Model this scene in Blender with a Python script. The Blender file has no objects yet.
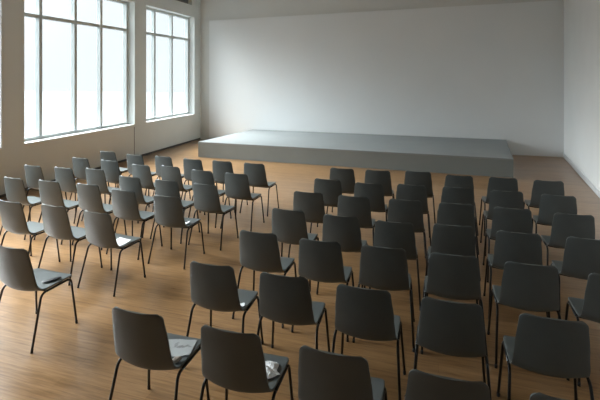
import bpy, bmesh, math, random
from mathutils import Vector, Matrix

random.seed(7)
SC = bpy.context.scene
COL = SC.collection
PI = math.pi

# ------------------------------------------------------------------ helpers
def link(o):
    COL.objects.link(o)
    return o

def mesh_obj(name, verts, faces, mat=None, parent=None, smooth=False, mats=None, fmats=None):
    me = bpy.data.meshes.new(name)
    me.from_pydata([tuple(v) for v in verts], [], faces)
    bm = bmesh.new(); bm.from_mesh(me)
    bmesh.ops.recalc_face_normals(bm, faces=bm.faces)
    bm.to_mesh(me); bm.free()
    if smooth:
        for p in me.polygons: p.use_smooth = True
    if mat: me.materials.append(mat)
    me.update()
    o = bpy.data.objects.new(name, me)
    if parent: o.parent = parent
    return link(o)

def tag(o, label=None, cat=None, group=None, kind=None):
    if label: o['label'] = label
    if cat: o['category'] = cat
    if group: o['group'] = group
    if kind: o['kind'] = kind
    return o

def empty(name, loc=(0, 0, 0), rz=0.0):
    o = bpy.data.objects.new(name, None)
    o.empty_display_size = .1
    o.location = loc; o.rotation_euler = (0, 0, rz)
    return link(o)

def hexa(pts_bottom, pts_top):
    """8 corner solid: bottom quad + top quad"""
    v = list(pts_bottom) + list(pts_top)
    f = [(0, 1, 2, 3), (4, 5, 6, 7), (0, 1, 5, 4), (1, 2, 6, 5), (2, 3, 7, 6), (3, 0, 4, 7)]
    return v, f

def bevel(o, w, seg=2):
    m = o.modifiers.new('Bevel', 'BEVEL'); m.width = w; m.segments = seg; m.limit_method = 'ANGLE'
    m.angle_limit = math.radians(40)
    return o

# ------------------------------------------------------------------ materials
def new_mat(name):
    m = bpy.data.materials.new(name); m.use_nodes = True
    nt = m.node_tree
    return m, nt, nt.nodes['Principled BSDF']

def plain(name, col, rough=.5, var=.06, scale=30., bump=0., metallic=0., spec=.5, bscale=None):
    m, nt, b = new_mat(name)
    tc = nt.nodes.new('ShaderNodeTexCoord')
    n = nt.nodes.new('ShaderNodeTexNoise'); n.inputs['Scale'].default_value = scale; n.inputs['Detail'].default_value = 5
    nt.links.new(tc.outputs['Object'], n.inputs['Vector'])
    r = nt.nodes.new('ShaderNodeValToRGB')
    r.color_ramp.elements[0].position = .3; r.color_ramp.elements[1].position = .7
    r.color_ramp.elements[0].color = tuple(c * (1 - var) for c in col) + (1,)
    r.color_ramp.elements[1].color = tuple(min(1, c * (1 + var)) for c in col) + (1,)
    nt.links.new(n.outputs['Fac'], r.inputs['Fac'])
    nt.links.new(r.outputs['Color'], b.inputs['Base Color'])
    b.inputs['Roughness'].default_value = rough
    b.inputs['Metallic'].default_value = metallic
    b.inputs['Specular IOR Level'].default_value = spec
    if bump:
        n2 = nt.nodes.new('ShaderNodeTexNoise'); n2.inputs['Scale'].default_value = bscale or scale * 6; n2.inputs['Detail'].default_value = 4
        nt.links.new(tc.outputs['Object'], n2.inputs['Vector'])
        bp = nt.nodes.new('ShaderNodeBump'); bp.inputs['Strength'].default_value = bump; bp.inputs['Distance'].default_value = .004
        nt.links.new(n2.outputs['Fac'], bp.inputs['Height'])
        nt.links.new(bp.outputs['Normal'], b.inputs['Normal'])
    return m

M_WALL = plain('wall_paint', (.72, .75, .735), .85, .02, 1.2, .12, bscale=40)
M_PANEL = plain('panel_paint', (.85, .87, .875), .8, .015, .8, .1, bscale=45)
M_WALL_B = plain('upper_wall_paint', (.74, .75, .73), .85, .02, 1.2, .12, bscale=40)
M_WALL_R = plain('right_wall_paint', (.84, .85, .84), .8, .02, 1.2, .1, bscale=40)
M_REAR = plain('rear_wall_paint', (.22, .22, .215), .85, .02, 1.2)
M_CEIL = plain('ceiling_paint', (.55, .55, .54), .9, .02, 1.)
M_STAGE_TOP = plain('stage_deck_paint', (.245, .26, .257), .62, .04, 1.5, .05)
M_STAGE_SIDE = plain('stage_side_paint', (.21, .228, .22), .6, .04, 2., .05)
M_FRAME = plain('window_frame_paint', (.56, .60, .595), .4, .02, 5.)
M_SILL = plain('sill_paint', (.78, .79, .78), .5, .02, 3.)
M_JOINT = plain('joint_filler', (.10, .10, .095), .9, .05, 9.)
M_VENT = plain('recess_paint', (.22, .22, .21), .8, .05, 9.)
M_BASE = plain('baseboard_paint', (.66, .67, .68), .55, .02, 3.)
M_SHELL = plain('chair_shell_plastic', (.103, .114, .111), .42, .05, 9., .06, bscale=500)
M_LEG = plain('black_tube_steel', (.012, .012, .012), .32, .1, 20., 0, .3)
M_FOOT = plain('black_rubber_glide', (.02, .02, .02), .8, .1, 20.)
M_PAPER = plain('white_paper', (.80, .80, .79), .75, .02, 20.)
M_INK = plain('grey_print', (.25, .26, .26), .8, .1, 60.)
M_TISSUE = plain('white_tissue', (.82, .82, .82), .9, .02, 20., .05, bscale=60)
M_STONE = plain('beige_stone', (.42, .35, .29), .6, .2, 40., .2)
M_POUCH = plain('black_leather', (.015, .015, .015), .45, .1, 50., .1)
M_GROUND = plain('pale_paving', (.13, .132, .135), .9, .05, .3)

def glass_mat():
    m, nt, b = new_mat('window_glass')
    nt.nodes.remove(b)
    out = nt.nodes['Material Output']
    tr = nt.nodes.new('ShaderNodeBsdfTransparent'); tr.inputs['Color'].default_value = (.97, .985, .98, 1)
    gl = nt.nodes.new('ShaderNodeBsdfGlossy'); gl.inputs['Roughness'].default_value = .02
    lw = nt.nodes.new('ShaderNodeLayerWeight'); lw.inputs['Blend'].default_value = .5
    pw = nt.nodes.new('ShaderNodeMath'); pw.operation = 'POWER'; pw.inputs[1].default_value = 5
    nt.links.new(lw.outputs['Facing'], pw.inputs[0])
    fr = nt.nodes.new('ShaderNodeMath'); fr.operation = 'MULTIPLY_ADD'; fr.inputs[1].default_value = .5; fr.inputs[2].default_value = .035
    nt.links.new(pw.outputs[0], fr.inputs[0])
    mx = nt.nodes.new('ShaderNodeMixShader')
    nt.links.new(fr.outputs[0], mx.inputs[0]); nt.links.new(tr.outputs[0], mx.inputs[1]); nt.links.new(gl.outputs[0], mx.inputs[2])
    nt.links.new(mx.outputs[0], out.inputs['Surface'])
    return m
M_GLASS = glass_mat()

def leaflet_mat():
    m, nt, b = new_mat('printed_leaflet')
    tc = nt.nodes.new('ShaderNodeTexCoord')
    n = nt.nodes.new('ShaderNodeTexNoise'); n.inputs['Scale'].default_value = 11; n.inputs['Detail'].default_value = 6
    nt.links.new(tc.outputs['Object'], n.inputs['Vector'])
    r = nt.nodes.new('ShaderNodeValToRGB')
    r.color_ramp.elements[0].position = .40; r.color_ramp.elements[0].color = (.20, .205, .20, 1)
    r.color_ramp.elements[1].position = .47; r.color_ramp.elements[1].color = (.40, .415, .41, 1)
    nt.links.new(n.outputs['Fac'], r.inputs['Fac']); nt.links.new(r.outputs['Color'], b.inputs['Base Color'])
    b.inputs['Roughness'].default_value = .6
    return m
M_LEAFLET = leaflet_mat()

def floor_mat():
    m, nt, b = new_mat('oak_floor')
    N = nt.nodes; Lk = nt.links
    tc = N.new('ShaderNodeTexCoord')
    br = N.new('ShaderNodeTexBrick')          # planks run along the stage (world x)
    br.inputs['Color1'].default_value = (.42, .42, .42, 1); br.inputs['Color2'].default_value = (.58, .58, .58, 1)
    br.inputs['Mortar'].default_value = (.3, .3, .3, 1)
    br.inputs['Scale'].default_value = 1.0
    br.inputs['Mortar Size'].default_value = .0016; br.inputs['Mortar Smooth'].default_value = .4
    br.inputs['Brick Width'].default_value = 1.9; br.inputs['Row Height'].default_value = .11
    br.offset = .37
    Lk.new(tc.outputs['Object'], br.inputs['Vector'])
    mp = N.new('ShaderNodeMapping'); mp.inputs['Scale'].default_value = (1.1, 22, 1)
    Lk.new(tc.outputs['Object'], mp.inputs['Vector'])
    n = N.new('ShaderNodeTexNoise'); n.inputs['Scale'].default_value = 1.6; n.inputs['Detail'].default_value = 8; n.inputs['Roughness'].default_value = .62
    Lk.new(mp.outputs['Vector'], n.inputs['Vector'])
    n2 = N.new('ShaderNodeTexNoise'); n2.inputs['Scale'].default_value = .55; n2.inputs['Detail'].default_value = 3
    Lk.new(tc.outputs['Object'], n2.inputs['Vector'])
    def mth(op, a, bb):
        k = N.new('ShaderNodeMath'); k.operation = op
        for i, x in enumerate((a, bb)):
            if isinstance(x, (int, float)): k.inputs[i].default_value = x
            else: Lk.new(x, k.inputs[i])
        return k.outputs[0]
    bw = N.new('ShaderNodeRGBToBW'); Lk.new(br.outputs['Color'], bw.inputs[0])
    s = mth('ADD', mth('MULTIPLY', bw.outputs[0], .55), mth('MULTIPLY', n.outputs['Fac'], .55))
    mp3 = N.new('ShaderNodeMapping'); mp3.inputs['Scale'].default_value = (5, 55, 1)
    Lk.new(tc.outputs['Object'], mp3.inputs['Vector'])
    n3 = N.new('ShaderNodeTexNoise'); n3.inputs['Scale'].default_value = 1.0; n3.inputs['Detail'].default_value = 3
    Lk.new(mp3.outputs['Vector'], n3.inputs['Vector'])
    s = mth('ADD', s, mth('MULTIPLY', n2.outputs['Fac'], .15))
    s = mth('ADD', s, mth('MULTIPLY', mth('SUBTRACT', n3.outputs['Fac'], .5), .35))
    r = N.new('ShaderNodeValToRGB'); e = r.color_ramp.elements
    e[0].position = .42; e[0].color = (.132, .060, .018, 1)
    e[1].position = .82; e[1].color = (.405, .230, .106, 1)
    e.new(.60).color = (.260, .141, .057, 1)
    Lk.new(s, r.inputs['Fac']); Lk.new(r.outputs['Color'], b.inputs['Base Color'])
    b.inputs['Roughness'].default_value = .40
    b.inputs['Specular IOR Level'].default_value = .8
    rr = mth('ADD', mth('MULTIPLY', n.outputs['Fac'], .08), .25); Lk.new(rr, b.inputs['Roughness'])
    bp = N.new('ShaderNodeBump'); bp.inputs['Strength'].default_value = .05; bp.inputs['Distance'].default_value = .0006
    Lk.new(s, bp.inputs['Height']); Lk.new(bp.outputs['Normal'], b.inputs['Normal'])
    return m
M_FLOOR = floor_mat()

# ------------------------------------------------------------------ frame of reference
# survey points are noted as (right, ahead) of the standpoint; the room's own x axis runs along the back wall
YAW = math.radians(17.5)
CY, SY = math.cos(YAW), math.sin(YAW)
def G(X, Z, h=0.0):
    return Vector((X * CY - Z * SY, X * SY + Z * CY, h))

EYE = 2.2
H = 5.4                                              # ceiling height
BL = (-3.42, 15.125); BR = (7.075, 11.805)           # back wall corners on the floor
LP = (-5.366, 7.870); RP = (5.388, 7.902)            # points further down the left / right wall

# left wall coordinates: s along the wall towards the stage, w outwards, z up
dl = Vector((BL[0] - LP[0], BL[1] - LP[1])).normalized(); nl = Vector((-dl.y, dl.x))
def W(s, w, z):
    p = Vector(LP) + s * dl + w * nl
    return G(p.x, p.y, z)
SL = (Vector(BL) - Vector(LP)).length
dr = Vector((BR[0] - RP[0], BR[1] - RP[1])).normalized(); nr = Vector((dr.y, -dr.x))
def WR(s, w, z):
    p = Vector(RP) + s * dr + w * nr
    return G(p.x, p.y, z)
SR = (Vector(BR) - Vector(RP)).length
db = Vector((BR[0] - BL[0], BR[1] - BL[1])).normalized(); nb = Vector((-db.y, db.x))
def WB(s, w, z):
    p = Vector(BL) + s * db + w * nb
    return G(p.x, p.y, z)
SB = (Vector(BR) - Vector(BL)).length
S0 = -12.5                                            # how far the side walls run behind the standpoint
SR0 = -13.0

# ------------------------------------------------------------------ room shell
def wall_grid(name, fn, scuts, zcuts, holes, thick, mat):
    scuts = sorted(set(scuts)); zcuts = sorted(set(zcuts))
    def solid(i, j):
        if not (0 <= i < len(scuts) - 1 and 0 <= j < len(zcuts) - 1): return False
        sc = (scuts[i] + scuts[i + 1]) / 2; zc = (zcuts[j] + zcuts[j + 1]) / 2
        return not any(a < sc < b and c < zc < d for a, b, c, d in holes)
    vid = {}; V = []; Fc = []
    def v(i, j, k):
        if (i, j, k) not in vid:
            vid[(i, j, k)] = len(V); V.append(fn(scuts[i], thick * k, zcuts[j]))
        return vid[(i, j, k)]
    for i in range(len(scuts) - 1):
        for j in range(len(zcuts) - 1):
            if not solid(i, j): continue
            for k in (0, 1):
                Fc.append((v(i, j, k), v(i + 1, j, k), v(i + 1, j + 1, k), v(i, j + 1, k)))
            for di, dj, e in ((-1, 0, ((i, j), (i, j + 1))), (1, 0, ((i + 1, j), (i + 1, j + 1))),
                              (0, -1, ((i, j), (i + 1, j))), (0, 1, ((i, j + 1), (i + 1, j + 1)))):
                if not solid(i + di, j + dj):
                    (a, b), (c, d) = e
                    Fc.append((v(a, b, 0), v(c, d, 0), v(c, d, 1), v(a, b, 1)))
    return mesh_obj(name, V, Fc, mat)

ZB, ZT = .865, 4.13
WINS = [(.505, 3.878, [1.09, 2.04, 2.87]), (4.385, 7.09, [5.12, 6.06]), (-3.45, .024, [-2.6, -1.75, -.85]),
        (-4.95, -3.95, [])]
REC = (4.55, 6.92, 4.51, 5.02)
holes = [(a, b, ZB, ZT) for a, b, _ in WINS] + [REC]
sc = [S0, SL + .35] + [x for h in holes for x in h[:2]]
zc = [-.05, H] + [x for h in holes for x in h[2:]]
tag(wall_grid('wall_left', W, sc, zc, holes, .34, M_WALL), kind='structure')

def slab(name, fn, s0, s1, w0, w1, z0, z1, mat, z1b=None, kind='structure', parent=None):
    z1b = z1 if z1b is None else z1b
    v, f = hexa([fn(s0, w0, z0), fn(s1, w0, z0), fn(s1, w1, z0), fn(s0, w1, z0)],
                [fn(s0, w0, z1), fn(s1, w0, z1b), fn(s1, w1, z1b), fn(s0, w1, z1)])
    o = mesh_obj(name, v, f, mat, parent)
    if kind: o['kind'] = kind
    return o

slab('wall_left_recess', W, REC[0], REC[1], .13, .16, REC[2], REC[3], M_VENT)
slab('trim_1', W, 3.846, 3.864, -.004, .01, 0, ZB - .03, M_JOINT)
slab('wall_back', WB, -.4, SB + .4, 0, .3, -.05, H, M_WALL_B)
slab('wall_back_panel', WB, .36, SB - .004, -.045, -.001, .0, 4.05, M_PANEL, z1b=4.205)
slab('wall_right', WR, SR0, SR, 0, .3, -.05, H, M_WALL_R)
bevel(slab('baseboard_right', WR, SR0 + .05, SR - .05, -.018, -.0005, .0, .11, M_BASE), .004)
slab('baseboard_left', W, S0 + .1, SL - .02, -.010, -.0005, .0, .05, M_JOINT)
# rear wall behind the standpoint
a = W(S0, 0, 0); b = WR(SR0, 0, 0)
ab = (b - a).normalized(); abn = Vector((ab.y, -ab.x, 0))
def WF(s, w, z):
    p = a + ab * s + abn * w
    return Vector((p.x, p.y, z))
slab('wall_front', WF, -.4, (b - a).length + .4, 0, .3, -.05, H, M_REAR)
corners = [W(S0 - .3, .3, 0), WR(SR0 - .3, .3, 0), WR(SR + .3, .3, 0), W(SL + .3, .3, 0)]
def plate(name, z0, z1, mat):
    v, f = hexa([Vector((p.x, p.y, z0)) for p in corners], [Vector((p.x, p.y, z1)) for p in corners])
    return tag(mesh_obj(name, v, f, mat), kind='structure')
plate('floor', -.2, 0, M_FLOOR)
plate('ceiling', H, H + .2, M_CEIL)
# pale ground outside the windows
v, f = hexa([W(-40, .36, -.5), W(50, .36, -.5), W(50, 90, -.5), W(-40, 90, -.5)],
            [W(-40, .36, -.3), W(50, .36, -.3), W(50, 90, -.3), W(-40, 90, -.3)])
tag(mesh_obj('ground_outside', v, f, M_GROUND), kind='structure')

# ------------------------------------------------------------------ windows
def window(n, s0, s1, mull):
    root = empty(f'window_{n}', W((s0 + s1) / 2, .28, ZB)); root['kind'] = 'structure'
    inv = Matrix.Translation(-root.location)
    def part(name, a0, a1, w0, w1, z0, z1, mat, bev=.004):
        vv, ff = hexa([inv @ W(a0, w0, z0), inv @ W(a1, w0, z0), inv @ W(a1, w1, z0), inv @ W(a0, w1, z0)],
                      [inv @ W(a0, w0, z1), inv @ W(a1, w0, z1), inv @ W(a1, w1, z1), inv @ W(a0, w1, z1)])
        o = mesh_obj(name, vv, ff, mat, root)
        if bev: bevel(o, bev)
        return o
    fw = .065; w0, w1 = .205, .325
    # outer frame as one ring
    V = []; Fc = []
    for w in (w0, w1):
        for (x, z) in ((s0, ZB + .035), (s1, ZB + .035), (s1, ZT), (s0, ZT), (s0 + fw, ZB + .035 + fw), (s1 - fw, ZB + .035 + fw), (s1 - fw, ZT - fw), (s0 + fw, ZT - fw)):
            V.append(inv @ W(x, w, z))
    for k in (0, 8):
        for i in range(4):
            j = (i + 1) % 4
            Fc.append((k + i, k + j, k + 4 + j, k + 4 + i))
    for i in range(4):
        j = (i + 1) % 4
        Fc.append((i, j, 8 + j, 8 + i)); Fc.append((4 + i, 4 + j, 12 + j, 12 + i))
    bevel(mesh_obj('window_frame', V, Fc, M_FRAME, root), .005)
    zt = 3.39
    zlo, zhi = ZB + .035 + fw, ZT - fw
    part('transom', s0 + fw, s1 - fw, w0 + .005, w1 - .005, zt - .035, zt + .035, M_FRAME)
    for m in mull:
        part('mullion', m - .038, m + .038, w0 + .005, w1 - .005, zlo, zt - .035, M_FRAME)
        part('mullion', m - .038, m + .038, w0 + .005, w1 - .005, zt + .035, zhi, M_FRAME)
    ed = [s0 + fw] + mull + [s1 - fw]
    for i in range(len(ed) - 1):
        l = ed[i] + (.038 if i else 0); r = ed[i + 1] - (.038 if i < len(ed) - 2 else 0)
        for zz in ((zlo, zt - .035), (zt + .035, zhi)):
            part('pane', l, r, .262, .268, zz[0], zz[1], M_GLASS, 0)
    part('window_sill', s0 + .001, s1 - .001, -.012, .335, ZB - .002, ZB + .034, M_SILL, .006)
    # daylight portal: only guides the sampling of the sky through the opening
    ld = bpy.data.lights.new(f'daylight_portal', 'AREA'); ld.shape = 'RECTANGLE'
    ld.size = (s1 - s0); ld.size_y = (ZT - ZB)
    ld.cycles.is_portal = True
    lo = link(bpy.data.objects.new('daylight_portal', ld))
    lo.location = W((s0 + s1) / 2, .335, (ZB + ZT) / 2)
    inward = (W(0, -1, 0) - W(0, 0, 0))
    lo.rotation_euler = inward.to_track_quat('-Z', 'Z').to_euler()
    return root
for n, (s0, s1, m) in enumerate(WINS):
    window(n + 1, s0, s1, m)

# ------------------------------------------------------------------ stage
ST_H = .41
st = [G(-2.735, 11.80), G(4.565, 9.40), G(5.70, 12.17), G(-1.56, 14.455)]
c0 = sum(st, Vector()) / 4
stage = empty('stage', c0)
tag(stage, 'low wide grey stage platform standing against the pale back wall', 'stage')
def shrink(p, k): return p - c0
lower = [p - c0 for p in st]
ctr = Vector((0, 0, 0))
# deck board with a fine overhang, base below with its own look
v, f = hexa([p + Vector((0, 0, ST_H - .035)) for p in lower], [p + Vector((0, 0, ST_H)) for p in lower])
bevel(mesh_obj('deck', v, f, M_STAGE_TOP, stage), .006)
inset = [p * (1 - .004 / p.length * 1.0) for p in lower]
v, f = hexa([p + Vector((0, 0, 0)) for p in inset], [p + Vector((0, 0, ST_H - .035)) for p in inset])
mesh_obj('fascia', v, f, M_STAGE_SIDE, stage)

# ------------------------------------------------------------------ chair
def catmull(pts, n):
    P = [2 * Vector(pts[0]) - Vector(pts[1])] + [Vector(p) for p in pts] + [2 * Vector(pts[-1]) - Vector(pts[-2])]
    out = []
    for i in range(1, len(P) - 2):
        for k in range(n):
            t = k / n
            a, b_, c, d = P[i - 1], P[i], P[i + 1], P[i + 2]
            out.append(.5 * ((2 * b_) + (c - a) * t + (2 * a - 5 * b_ + 4 * c - d) * t * t + (3 * b_ - a - 3 * c + d) * t ** 3))
    out.append(P[-2])
    return out

def lerp_tab(tab, x):
    for (x0, y0), (x1, y1) in zip(tab, tab[1:]):
        if x <= x1:
            t = max(0, (x - x0) / (x1 - x0)); t = t * t * (3 - 2 * t)
            return y0 + (y1 - y0) * t
    return tab[-1][1]

# side profile of the shell: (y, z), from the seat's front lip round to the top of the back
PROF = [(.176, .421), (.140, .427), (.06, .427), (-.03, .424), (-.10, .422), (-.144, .430), (-.170, .452), (-.184, .484),
        (-.197, .54), (-.213, .62), (-.231, .71), (-.250, .806)]
prof = catmull([(p[0], p[1], 0) for p in PROF], 6)
arc = [0]
for p, q in zip(prof, prof[1:]): arc.append(arc[-1] + (q - p).length)
TOT = arc[-1]
bend_i = min(range(len(prof)), key=lambda i: (prof[i] - Vector((-.152, .436, 0))).length)
BEND = arc[bend_i]
HALF = [(0, .208), (.10, .212), (BEND - .03, .208), (BEND + .05, .203), (BEND + .18, .194), (TOT, .177)]
LIFT = [(0, .004), (.12, .010), (BEND - .04, .016), (BEND + .01, .026), (BEND + .10, .006), (TOT, 0)]
BOW = [(0, 0), (BEND - .06, 0), (BEND + .04, .028), (BEND + .15, .028), (TOT, .018)]
R_TOP, R_FR = .034, .032
rows = sorted(set([round(TOT * i / 46, 5) for i in range(47)] + [round(TOT - R_TOP * k, 5) for k in (.03, .1, .22, .4, .65, 1)] +
                  [round(R_FR * k, 5) for k in (.03, .1, .22, .4, .65, 1)] + [round(BEND, 5)]))
def prof_at(x):
    for i in range(len(arc) - 1):
        if x <= arc[i + 1] + 1e-9:
            t = (x - arc[i]) / (arc[i + 1] - arc[i])
            return prof[i].lerp(prof[i + 1], max(0, min(1, t)))
    return prof[-1]
NU = 20
def shell_pt(x, u):
    p = prof_at(x); hw = lerp_tab(HALF, x)
    e = TOT - x
    if e < R_TOP: hw += -R_TOP + math.sqrt(max(0, R_TOP ** 2 - (R_TOP - e) ** 2))
    if x < R_FR: hw += -R_FR + math.sqrt(max(0, R_FR ** 2 - (R_FR - x) ** 2))
    bow, lift = lerp_tab(BOW, x), lerp_tab(LIFT, x)
    return Vector((hw * u, p.x - bow * (1 - u * u), p.y + lift * (abs(u) ** 2.2 - .45)))
grid = [[shell_pt(x, -1 + 2 * j / NU) for j in range(NU + 1)] for x in rows]
NR = len(rows)
def gnorm(i, j):
    a_ = grid[min(i + 1, NR - 1)][j] - grid[max(i - 1, 0)][j]
    b_ = grid[i][min(j + 1, NU)] - grid[i][max(j - 1, 0)]
    if b_.length < 1e-6: b_ = Vector((1, 0, 0))
    n_ = b_.cross(a_)
    return n_.normalized()
NRM = [[gnorm(i, j) for j in range(NU + 1)] for i in range(NR)]
TH = .0063
ib = rows.index(round(BEND, 5))
def shell_part(name, i0, i1, parent):
    V = []; Fc = []
    n = i1 - i0 + 1
    for sgn in (1, -1):
        for i in range(i0, i1 + 1):
            for j in range(NU + 1):
                V.append(grid[i][j] + NRM[i][j] * TH * sgn)
    w = NU + 1
    def id_(k, i, j): return k * n * w + i * w + j
    for i in range(n - 1):
        for j in range(NU):
            Fc.append((id_(0, i, j), id_(0, i, j + 1), id_(0, i + 1, j + 1), id_(0, i + 1, j)))
            Fc.append((id_(1, i, j), id_(1, i + 1, j), id_(1, i + 1, j + 1), id_(1, i, j + 1)))
    rim = [(i, 0) for i in range(n)] + [(n - 1, j) for j in range(1, w)] + [(i, w - 1) for i in range(n - 2, -1, -1)] + [(0, j) for j in range(w - 2, 0, -1)]
    for (a0, a1), (b0, b1) in zip(rim, rim[1:] + rim[:1]):
        Fc.append((id_(0, a0, a1), id_(0, b0, b1), id_(1, b0, b1), id_(1, a0, a1)))
    o = mesh_obj(name, V, Fc, M_SHELL, parent, smooth=True)
    m = o.modifiers.new('Bevel', 'BEVEL'); m.width = .003; m.segments = 2; m.limit_method = 'ANGLE'; m.angle_limit = math.radians(50)
    return o

def tube(name, pts, r, mat, parent, seg=10):
    V = []; Fc = []
    pts = [Vector(p) for p in pts]
    prev = None
    for i, p in enumerate(pts):
        t = (pts[min(i + 1, len(pts) - 1)] - pts[max(i - 1, 0)]).normalized()
        if prev is None:
            a_ = Vector((0, 0, 1)) if abs(t.z) < .8 else Vector((1, 0, 0))
            nrm = (a_ - t * a_.dot(t)).normalized()
        else:
            nrm = (prev - t * prev.dot(t)).normalized()
        prev = nrm; bn = t.cross(nrm)
        for k in range(seg):
            an = 2 * PI * k / seg
            V.append(p + r * (math.cos(an) * nrm + math.sin(an) * bn))
    for i in range(len(pts) - 1):
        for k in range(seg):
            k2 = (k + 1) % seg
            Fc.append((i * seg + k, i * seg + k2, (i + 1) * seg + k2, (i + 1) * seg + k))
    Fc.append(tuple(range(seg))); Fc.append(tuple((len(pts) - 1) * seg + k for k in range(seg)))
    o = mesh_obj(name, V, Fc, mat, parent, smooth=True)
    for p in o.data.polygons:
        if len(p.vertices) > 4: p.use_smooth = False
    return o

def fillet(a_, b_, c_, r, n=6):
    """rounded corner at b between a and c"""
    a_, b_, c_ = Vector(a_), Vector(b_), Vector(c_)
    p, q = b_ + (a_ - b_).normalized() * r, b_ + (c_ - b_).normalized() * r
    return [(1 - t) ** 2 * p + 2 * t * (1 - t) * b_ + t * t * q for t in [k / n for k in range(n + 1)]]

def make_chair():
    root = empty('shell_chair')
    shell_part('seat', 0, ib, root)
    shell_part('backrest', ib, NR - 1, root)
    R = .0094
    for s in (-1, 1):
        rf = Vector((s * .240, -.262, .006)); rc = Vector((s * .213, -.150, .4125)); fc = Vector((s * .208, .148, .4110)); ff = Vector((s * .236, .184, .006))
        f1 = fillet(rf, rc, fc, .045); f2 = fillet(rc, fc, ff, .045)
        l1 = tube('leg', [rf] + f1, R, M_LEG, root)
        tube('seat_rail', [f1[-1], f2[0]], R, M_LEG, root)
        l2 = tube('leg', f2 + [ff], R, M_LEG, root)
        for l, ft, top in ((l1, rf, rc), (l2, ff, fc)):
            d = (top - ft).normalized()
            tube('foot_glide', [Vector((ft.x, ft.y, 0)), ft + d * .022], R + .0007, M_FOOT, l)
    for y in (-.085, .065):
        tube('stretcher', [(-.2, y, .4085), (-.12, y, .399), (.12, y, .399), (.2, y, .4085)], R * .85, M_LEG, root)
    return root

def kids(o): return [c for c in COL.objects if c.parent == o]
def copy_tree(o, tree, parent=None):
    c = o.copy(); COL.objects.link(c); c.parent = parent
    for ch, sub in tree: copy_tree(ch, sub, c)
    return c
def get_tree(o): return [(c, get_tree(c)) for c in kids(o)]

proto = make_chair()
TREE = get_tree(proto)

# (right, ahead) of the standpoint in metres and turn in degrees, row by row from the stage
LEFT = [
    [(-3.51, 8.01, 21.8), (-2.90, 7.69, 23.0), (-2.35, 7.53, 24.4), (-1.79, 7.29, 21.6), (-1.27, 7.13, 20.9), (-0.73, 6.94, 20.4)],
    [(-3.71, 7.41, 21.7), (-3.12, 7.18, 20.7), (-2.48, 6.83, 24.2), (-1.99, 6.72, 24.0), (-1.44, 6.43, 21.2), (-0.91, 6.23, 19.9)],
    [(-4.12, 6.77, 21.3), (-3.57, 6.62, 21.7), (-3.06, 6.54, 22.1), (-2.35, 6.04, 21.8), (-1.78, 5.83, 20.0), (-1.22, 5.62, 21.7)],
    [(-3.90, 5.97, 21.1), (-3.32, 5.80, 20.0), (-2.72, 5.62, 20.1), (-2.15, 5.33, 20.4), (-1.54, 5.07, 18.0)],
    [(-3.21, 4.86, 21.1), (-2.64, 4.70, 20.7), (-2.07, 4.47, 21.5)],
    [(-2.35, 3.57, 19.0)],
]
RIGHT = [
    [(0.62, 6.57, 13.2), (1.13, 6.43, 11.8), (1.70, 6.36, 13.8), (2.20, 6.10, 12.8), (2.75, 5.97, 11.3), (3.27, 5.80, 12.9)],
    [(0.36, 5.89, 12.9), (0.88, 5.67, 12.5), (1.41, 5.59, 12.0), (1.95, 5.46, 12.1), (2.48, 5.29, 12.6), (2.99, 5.10, 17.6)],
    [(0.09, 5.24, 13.5), (0.61, 5.06, 13.0), (1.17, 4.92, 11.4), (1.69, 4.78, 11.3), (2.22, 4.61, 14.1), (2.74, 4.41, 13.8)],
    [(-0.13, 4.56, 15.6), (0.40, 4.36, 13.2), (0.89, 4.18, 11.6), (1.42, 4.09, 11.4), (1.93, 3.90, 14.4), (2.47, 3.75, 15.2)],
    [(-0.38, 3.91, 15.5), (0.16, 3.71, 13.6), (0.67, 3.57, 12.3), (1.19, 3.42, 12.5), (1.70, 3.25, 13.3), (2.20, 3.05, 15.1)],
    [(-0.66, 3.25, 13.8), (-0.12, 3.07, 13.3), (0.41, 2.89, 14.6), (0.93, 2.72, 14.6), (1.45, 2.53, 14.5)],
    [(-0.97, 2.60, 14.9), (-0.39, 2.41, 14.2), (0.16, 2.22, 15.7), (0.68, 2.04, 14.3), (1.18, 1.89, 13.2)],
]

ORD = ['first', 'second', 'third', 'fourth', 'fifth', 'sixth']
SPECIAL = {
    ('L', 5, 0): 'dark grey chair with a small black pouch on its seat, nearest the left edge',
    ('L', 4, 2): 'dark grey chair with folded white sheets on its seat, fifth row by the windows',
    ('L', 3, 4): 'dark grey chair with one small white card on its seat, by the central aisle',
    ('R', 5, 0): 'dark grey chair with a tiny white paper scrap on its seat, by the aisle',
    ('R', 6, 0): 'dark grey chair with a printed grey leaflet and beige stone on its seat',
    ('R', 6, 1): 'dark grey chair with a crumpled white tissue on its seat, in the rearmost row',
}
CH = {}
first = True
for blk, rowsb in (('L', LEFT), ('R', RIGHT)):
    for i, row in enumerate(rowsb):
        for j, (X, Z, yaw) in enumerate(row):
            o = proto if first else copy_tree(proto, TREE)
            first = False
            yw = math.radians(yaw + (2.5 if blk == 'R' else 0))
            # seat-centre from the middle of the back's top edge
            o.location = G(X + (.006 if blk == 'R' else .004) + .25 * math.sin(yw), Z + .25 * math.cos(yw))
            o.rotation_euler = (0, 0, YAW - yw)
            last = i == len(rowsb) - 1
            rn = 'front' if i == 0 else ('rearmost' if last else ORD[i])
            if (blk, i, j) in SPECIAL: lab = SPECIAL[(blk, i, j)]
            elif blk == 'L': lab = f'{ORD[j]} dark grey chair from the left in the {rn} row of the window block'
            else: lab = f'{ORD[j]} dark grey chair from the aisle in the {rn} row of the right block'
            tag(o, lab, 'chair', 'chairs set out in rows by the windows' if blk == 'L' else 'chairs set out in rows right of the aisle')
            CH[(blk, i, j)] = o

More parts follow.
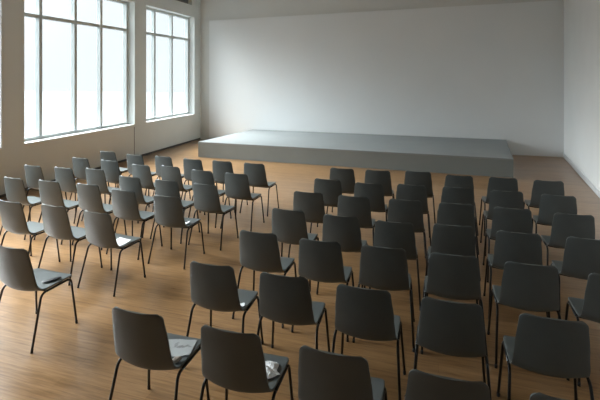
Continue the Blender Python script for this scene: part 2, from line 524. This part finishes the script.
# ------------------------------------------------------------------ small things lying on seats
def seat_z(x, y):
    best = None
    for i in range(ib):
        if grid[i + 1][NU // 2].y <= y <= grid[i][NU // 2].y:
            u = max(-1, min(1, x / .21))
            j = min(NU - 1, int((u + 1) / 2 * NU))
            best = max(grid[i][j].z, grid[i + 1][j].z, grid[i][j + 1].z)
            break
    return (best if best is not None else .45) + TH

def on_seat(name, chair, x, y, rz, verts, faces, mat, smooth=False):
    """verts are local, z measured above the seat surface"""
    cr, sr = math.cos(rz), math.sin(rz)
    base = max(seat_z(x + dx, y + dy) for dx in (-.04, 0, .04) for dy in (-.03, 0, .03)) if False else None
    M = Matrix.Translation(chair.location) @ Matrix.Rotation(chair.rotation_euler.z, 4, 'Z')
    root_loc = M @ Vector((x, y, seat_z(x, y)))
    V = []
    for q in verts:
        px, py = x + q[0] * cr - q[1] * sr, y + q[0] * sr + q[1] * cr
        V.append((M @ Vector((px, py, seat_z(px, py) + .0012 + q[2]))) - root_loc)
    o = mesh_obj(name, V, faces, mat, None, smooth)
    o.location = root_loc
    return o

def sheet(w, d, zf, nx=10, ny=8, th=.0012):
    V = []; Fc = []
    for k in (0, 1):
        for i in range(nx + 1):
            for j in range(ny + 1):
                x, y = -w / 2 + w * i / nx, -d / 2 + d * j / ny
                V.append((x, y, zf(x, y) + th * k))
    n = (nx + 1) * (ny + 1)
    ix = lambda k, i, j: k * n + i * (ny + 1) + j
    for i in range(nx):
        for j in range(ny):
            for k in (0, 1):
                Fc.append((ix(k, i, j), ix(k, i + 1, j), ix(k, i + 1, j + 1), ix(k, i, j + 1)))
    rim = [(i, 0) for i in range(nx + 1)] + [(nx, j) for j in range(1, ny + 1)] + [(i, ny) for i in range(nx - 1, -1, -1)] + [(0, j) for j in range(ny - 1, 0, -1)]
    for (a0, a1), (b0, b1) in zip(rim, rim[1:] + rim[:1]):
        Fc.append((ix(0, a0, a1), ix(0, b0, b1), ix(1, b0, b1), ix(1, a0, a1)))
    return V, Fc

def ellipsoid(rx, ry, rz_, seed=0, lump=.08, nu=16, nv=10):
    rnd = random.Random(seed); ph = [rnd.uniform(0, 6) for _ in range(4)]
    V = []; Fc = []
    for i in range(nv + 1):
        a_ = PI * i / nv
        for j in range(nu):
            b_ = 2 * PI * j / nu
            k = 1 + lump * math.sin(2 * b_ + ph[0]) * math.sin(a_) + lump * .6 * math.sin(3 * a_ + ph[1] + b_)
            V.append((rx * k * math.sin(a_) * math.cos(b_), ry * k * math.sin(a_) * math.sin(b_), rz_ * (1 - math.cos(a_) * k) * .97))
    for i in range(nv):
        for j in range(nu):
            j2 = (j + 1) % nu
            Fc.append((i * nu + j, i * nu + j2, (i + 1) * nu + j2, (i + 1) * nu + j))
    return V, Fc

# leaflet + beige stone (nearest left chair of the right block)
v, f = sheet(.24, .17, lambda x, y: .002 + .003 * max(0, math.sin(x * 30 + y * 20)))
o = on_seat('leaflet', CH[('R', 6, 0)], .075, .035, .25, v, f, M_LEAFLET)
tag(o, 'grey printed leaflet lying beside the beige stone on a chair seat', 'leaflet')
v, f = ellipsoid(.028, .024, .017, 3)
o = on_seat('stone', CH[('R', 6, 0)], .163, -.085, .6, v, f, M_STONE, True)
tag(o, 'small rounded beige stone on a rear chair seat next to the grey leaflet', 'stone')

# crumpled tissue
rnd = random.Random(4)
ph = [(rnd.uniform(25, 70), rnd.uniform(25, 70), rnd.uniform(0, 6)) for _ in range(5)]
def crumple(x, y):
    k = max(0, 1 - (abs(x) / .085) ** 2.5) * max(0, 1 - (abs(y) / .075) ** 2.5)
    return .003 + k * (.020 + .008 * sum(abs(math.sin(a_ * x + b_ * y + c_)) - .5 for a_, b_, c_ in ph))
v, f = sheet(.16, .14, crumple, 18, 16, .0015)
v = [(x * (1 + .12 * math.sin(50 * y)), y * (1 + .14 * math.sin(43 * x + 1)), z) for x, y, z in v]
o = on_seat('tissue', CH[('R', 6, 1)], .105, .005, .5, v, f, M_TISSUE)
tag(o, 'crumpled white paper tissue lying on a chair seat in the rearmost row', 'tissue')

# paper scrap
v, f = sheet(.055, .045, lambda x, y: .004 + .010 * abs(math.sin(60 * x + 40 * y)), 8, 8)
o = on_seat('paper_scrap', CH[('R', 5, 0)], .165, -.085, .3, v, f, M_TISSUE)
tag(o, 'tiny crumpled white paper scrap on a chair seat by the aisle', 'paper scrap')

# black pouch
v, f = ellipsoid(.032, .075, .009, 5, .04)
o = on_seat('pouch', CH[('L', 5, 0)], .135, .02, -.75, v, f, M_POUCH, True)
tag(o, 'small flat black pouch on the chair seat at the far left', 'pouch')

# folded white sheets
v, f = sheet(.19, .15, lambda x, y: .002 + (.016 * max(0, (y + .02) / .1) ** 1.5 if y > -.02 else 0))
o = on_seat('folded_sheet', CH[('L', 4, 2)], .085, -.03, -.2, v, f, M_PAPER)
tag(o, 'folded white paper sheet on a chair seat in the fifth window row', 'paper sheet')
v, f = sheet(.12, .085, lambda x, y: .002 + .02 * max(0, x / .06) ** 2 if x > 0 else .002)
o = on_seat('card', CH[('L', 3, 4)], .10, -.04, .2, v, f, M_PAPER)
tag(o, 'small white card on the chair seat by the central aisle', 'card')

# ------------------------------------------------------------------ daylight
w = bpy.data.worlds.new('overcast_sky'); SC.world = w; w.use_nodes = True
nt = w.node_tree; bg = nt.nodes['Background']
# cloud cover thinnest (and so brightest) abreast of the windows, dimming away from there
SKY_BASE, SKY_LOBE, SKY_POW, SKY_EL, SKY_AZ = .082, 6.3, 15, 37, 2
out = (W(0, 1, 0) - W(0, 0, 0)).normalized(); el = math.radians(SKY_EL)
out = Matrix.Rotation(math.radians(-SKY_AZ), 3, 'Z') @ out
axis = Vector((out.x * math.cos(el), out.y * math.cos(el), math.sin(el)))
tc = nt.nodes.new('ShaderNodeTexCoord')
dp = nt.nodes.new('ShaderNodeVectorMath'); dp.operation = 'DOT_PRODUCT'; dp.inputs[1].default_value = axis
nt.links.new(tc.outputs['Generated'], dp.inputs[0])
mx = nt.nodes.new('ShaderNodeMath'); mx.operation = 'MAXIMUM'; mx.inputs[1].default_value = 0
nt.links.new(dp.outputs['Value'], mx.inputs[0])
pw = nt.nodes.new('ShaderNodeMath'); pw.operation = 'POWER'; pw.inputs[1].default_value = SKY_POW
nt.links.new(mx.outputs[0], pw.inputs[0])
ma = nt.nodes.new('ShaderNodeMath'); ma.operation = 'MULTIPLY_ADD'; ma.inputs[1].default_value = SKY_LOBE; ma.inputs[2].default_value = SKY_BASE
nt.links.new(pw.outputs[0], ma.inputs[0])
nt.links.new(ma.outputs[0], bg.inputs['Strength'])
bg.inputs['Color'].default_value = (.92, .985, 1.035, 1)

# ------------------------------------------------------------------ camera and colour
cd = bpy.data.cameras.new('camera'); cam = link(bpy.data.objects.new('camera', cd))
cd.sensor_width = 36; cd.sensor_fit = 'HORIZONTAL'; cd.lens = 36 * 440 / 600
cd.shift_y = -(200 - 75) / 600
cd.clip_start = .05; cd.clip_end = 300
cam.location = (0, 0, EYE); cam.rotation_euler = (PI / 2, 0, YAW)
SC.camera = cam
vs = SC.view_settings
vs.view_transform = 'Standard'; vs.look = 'None'; vs.gamma = 1; vs.use_curve_mapping = False
vs.exposure = 3.78
cy = SC.cycles
cy.use_denoising = True
cy.max_bounces = 12; cy.diffuse_bounces = 8; cy.glossy_bounces = 4; cy.transparent_max_bounces = 24
cy.sample_clamp_indirect = 8
cy.caustics_reflective = False; cy.caustics_refractive = False
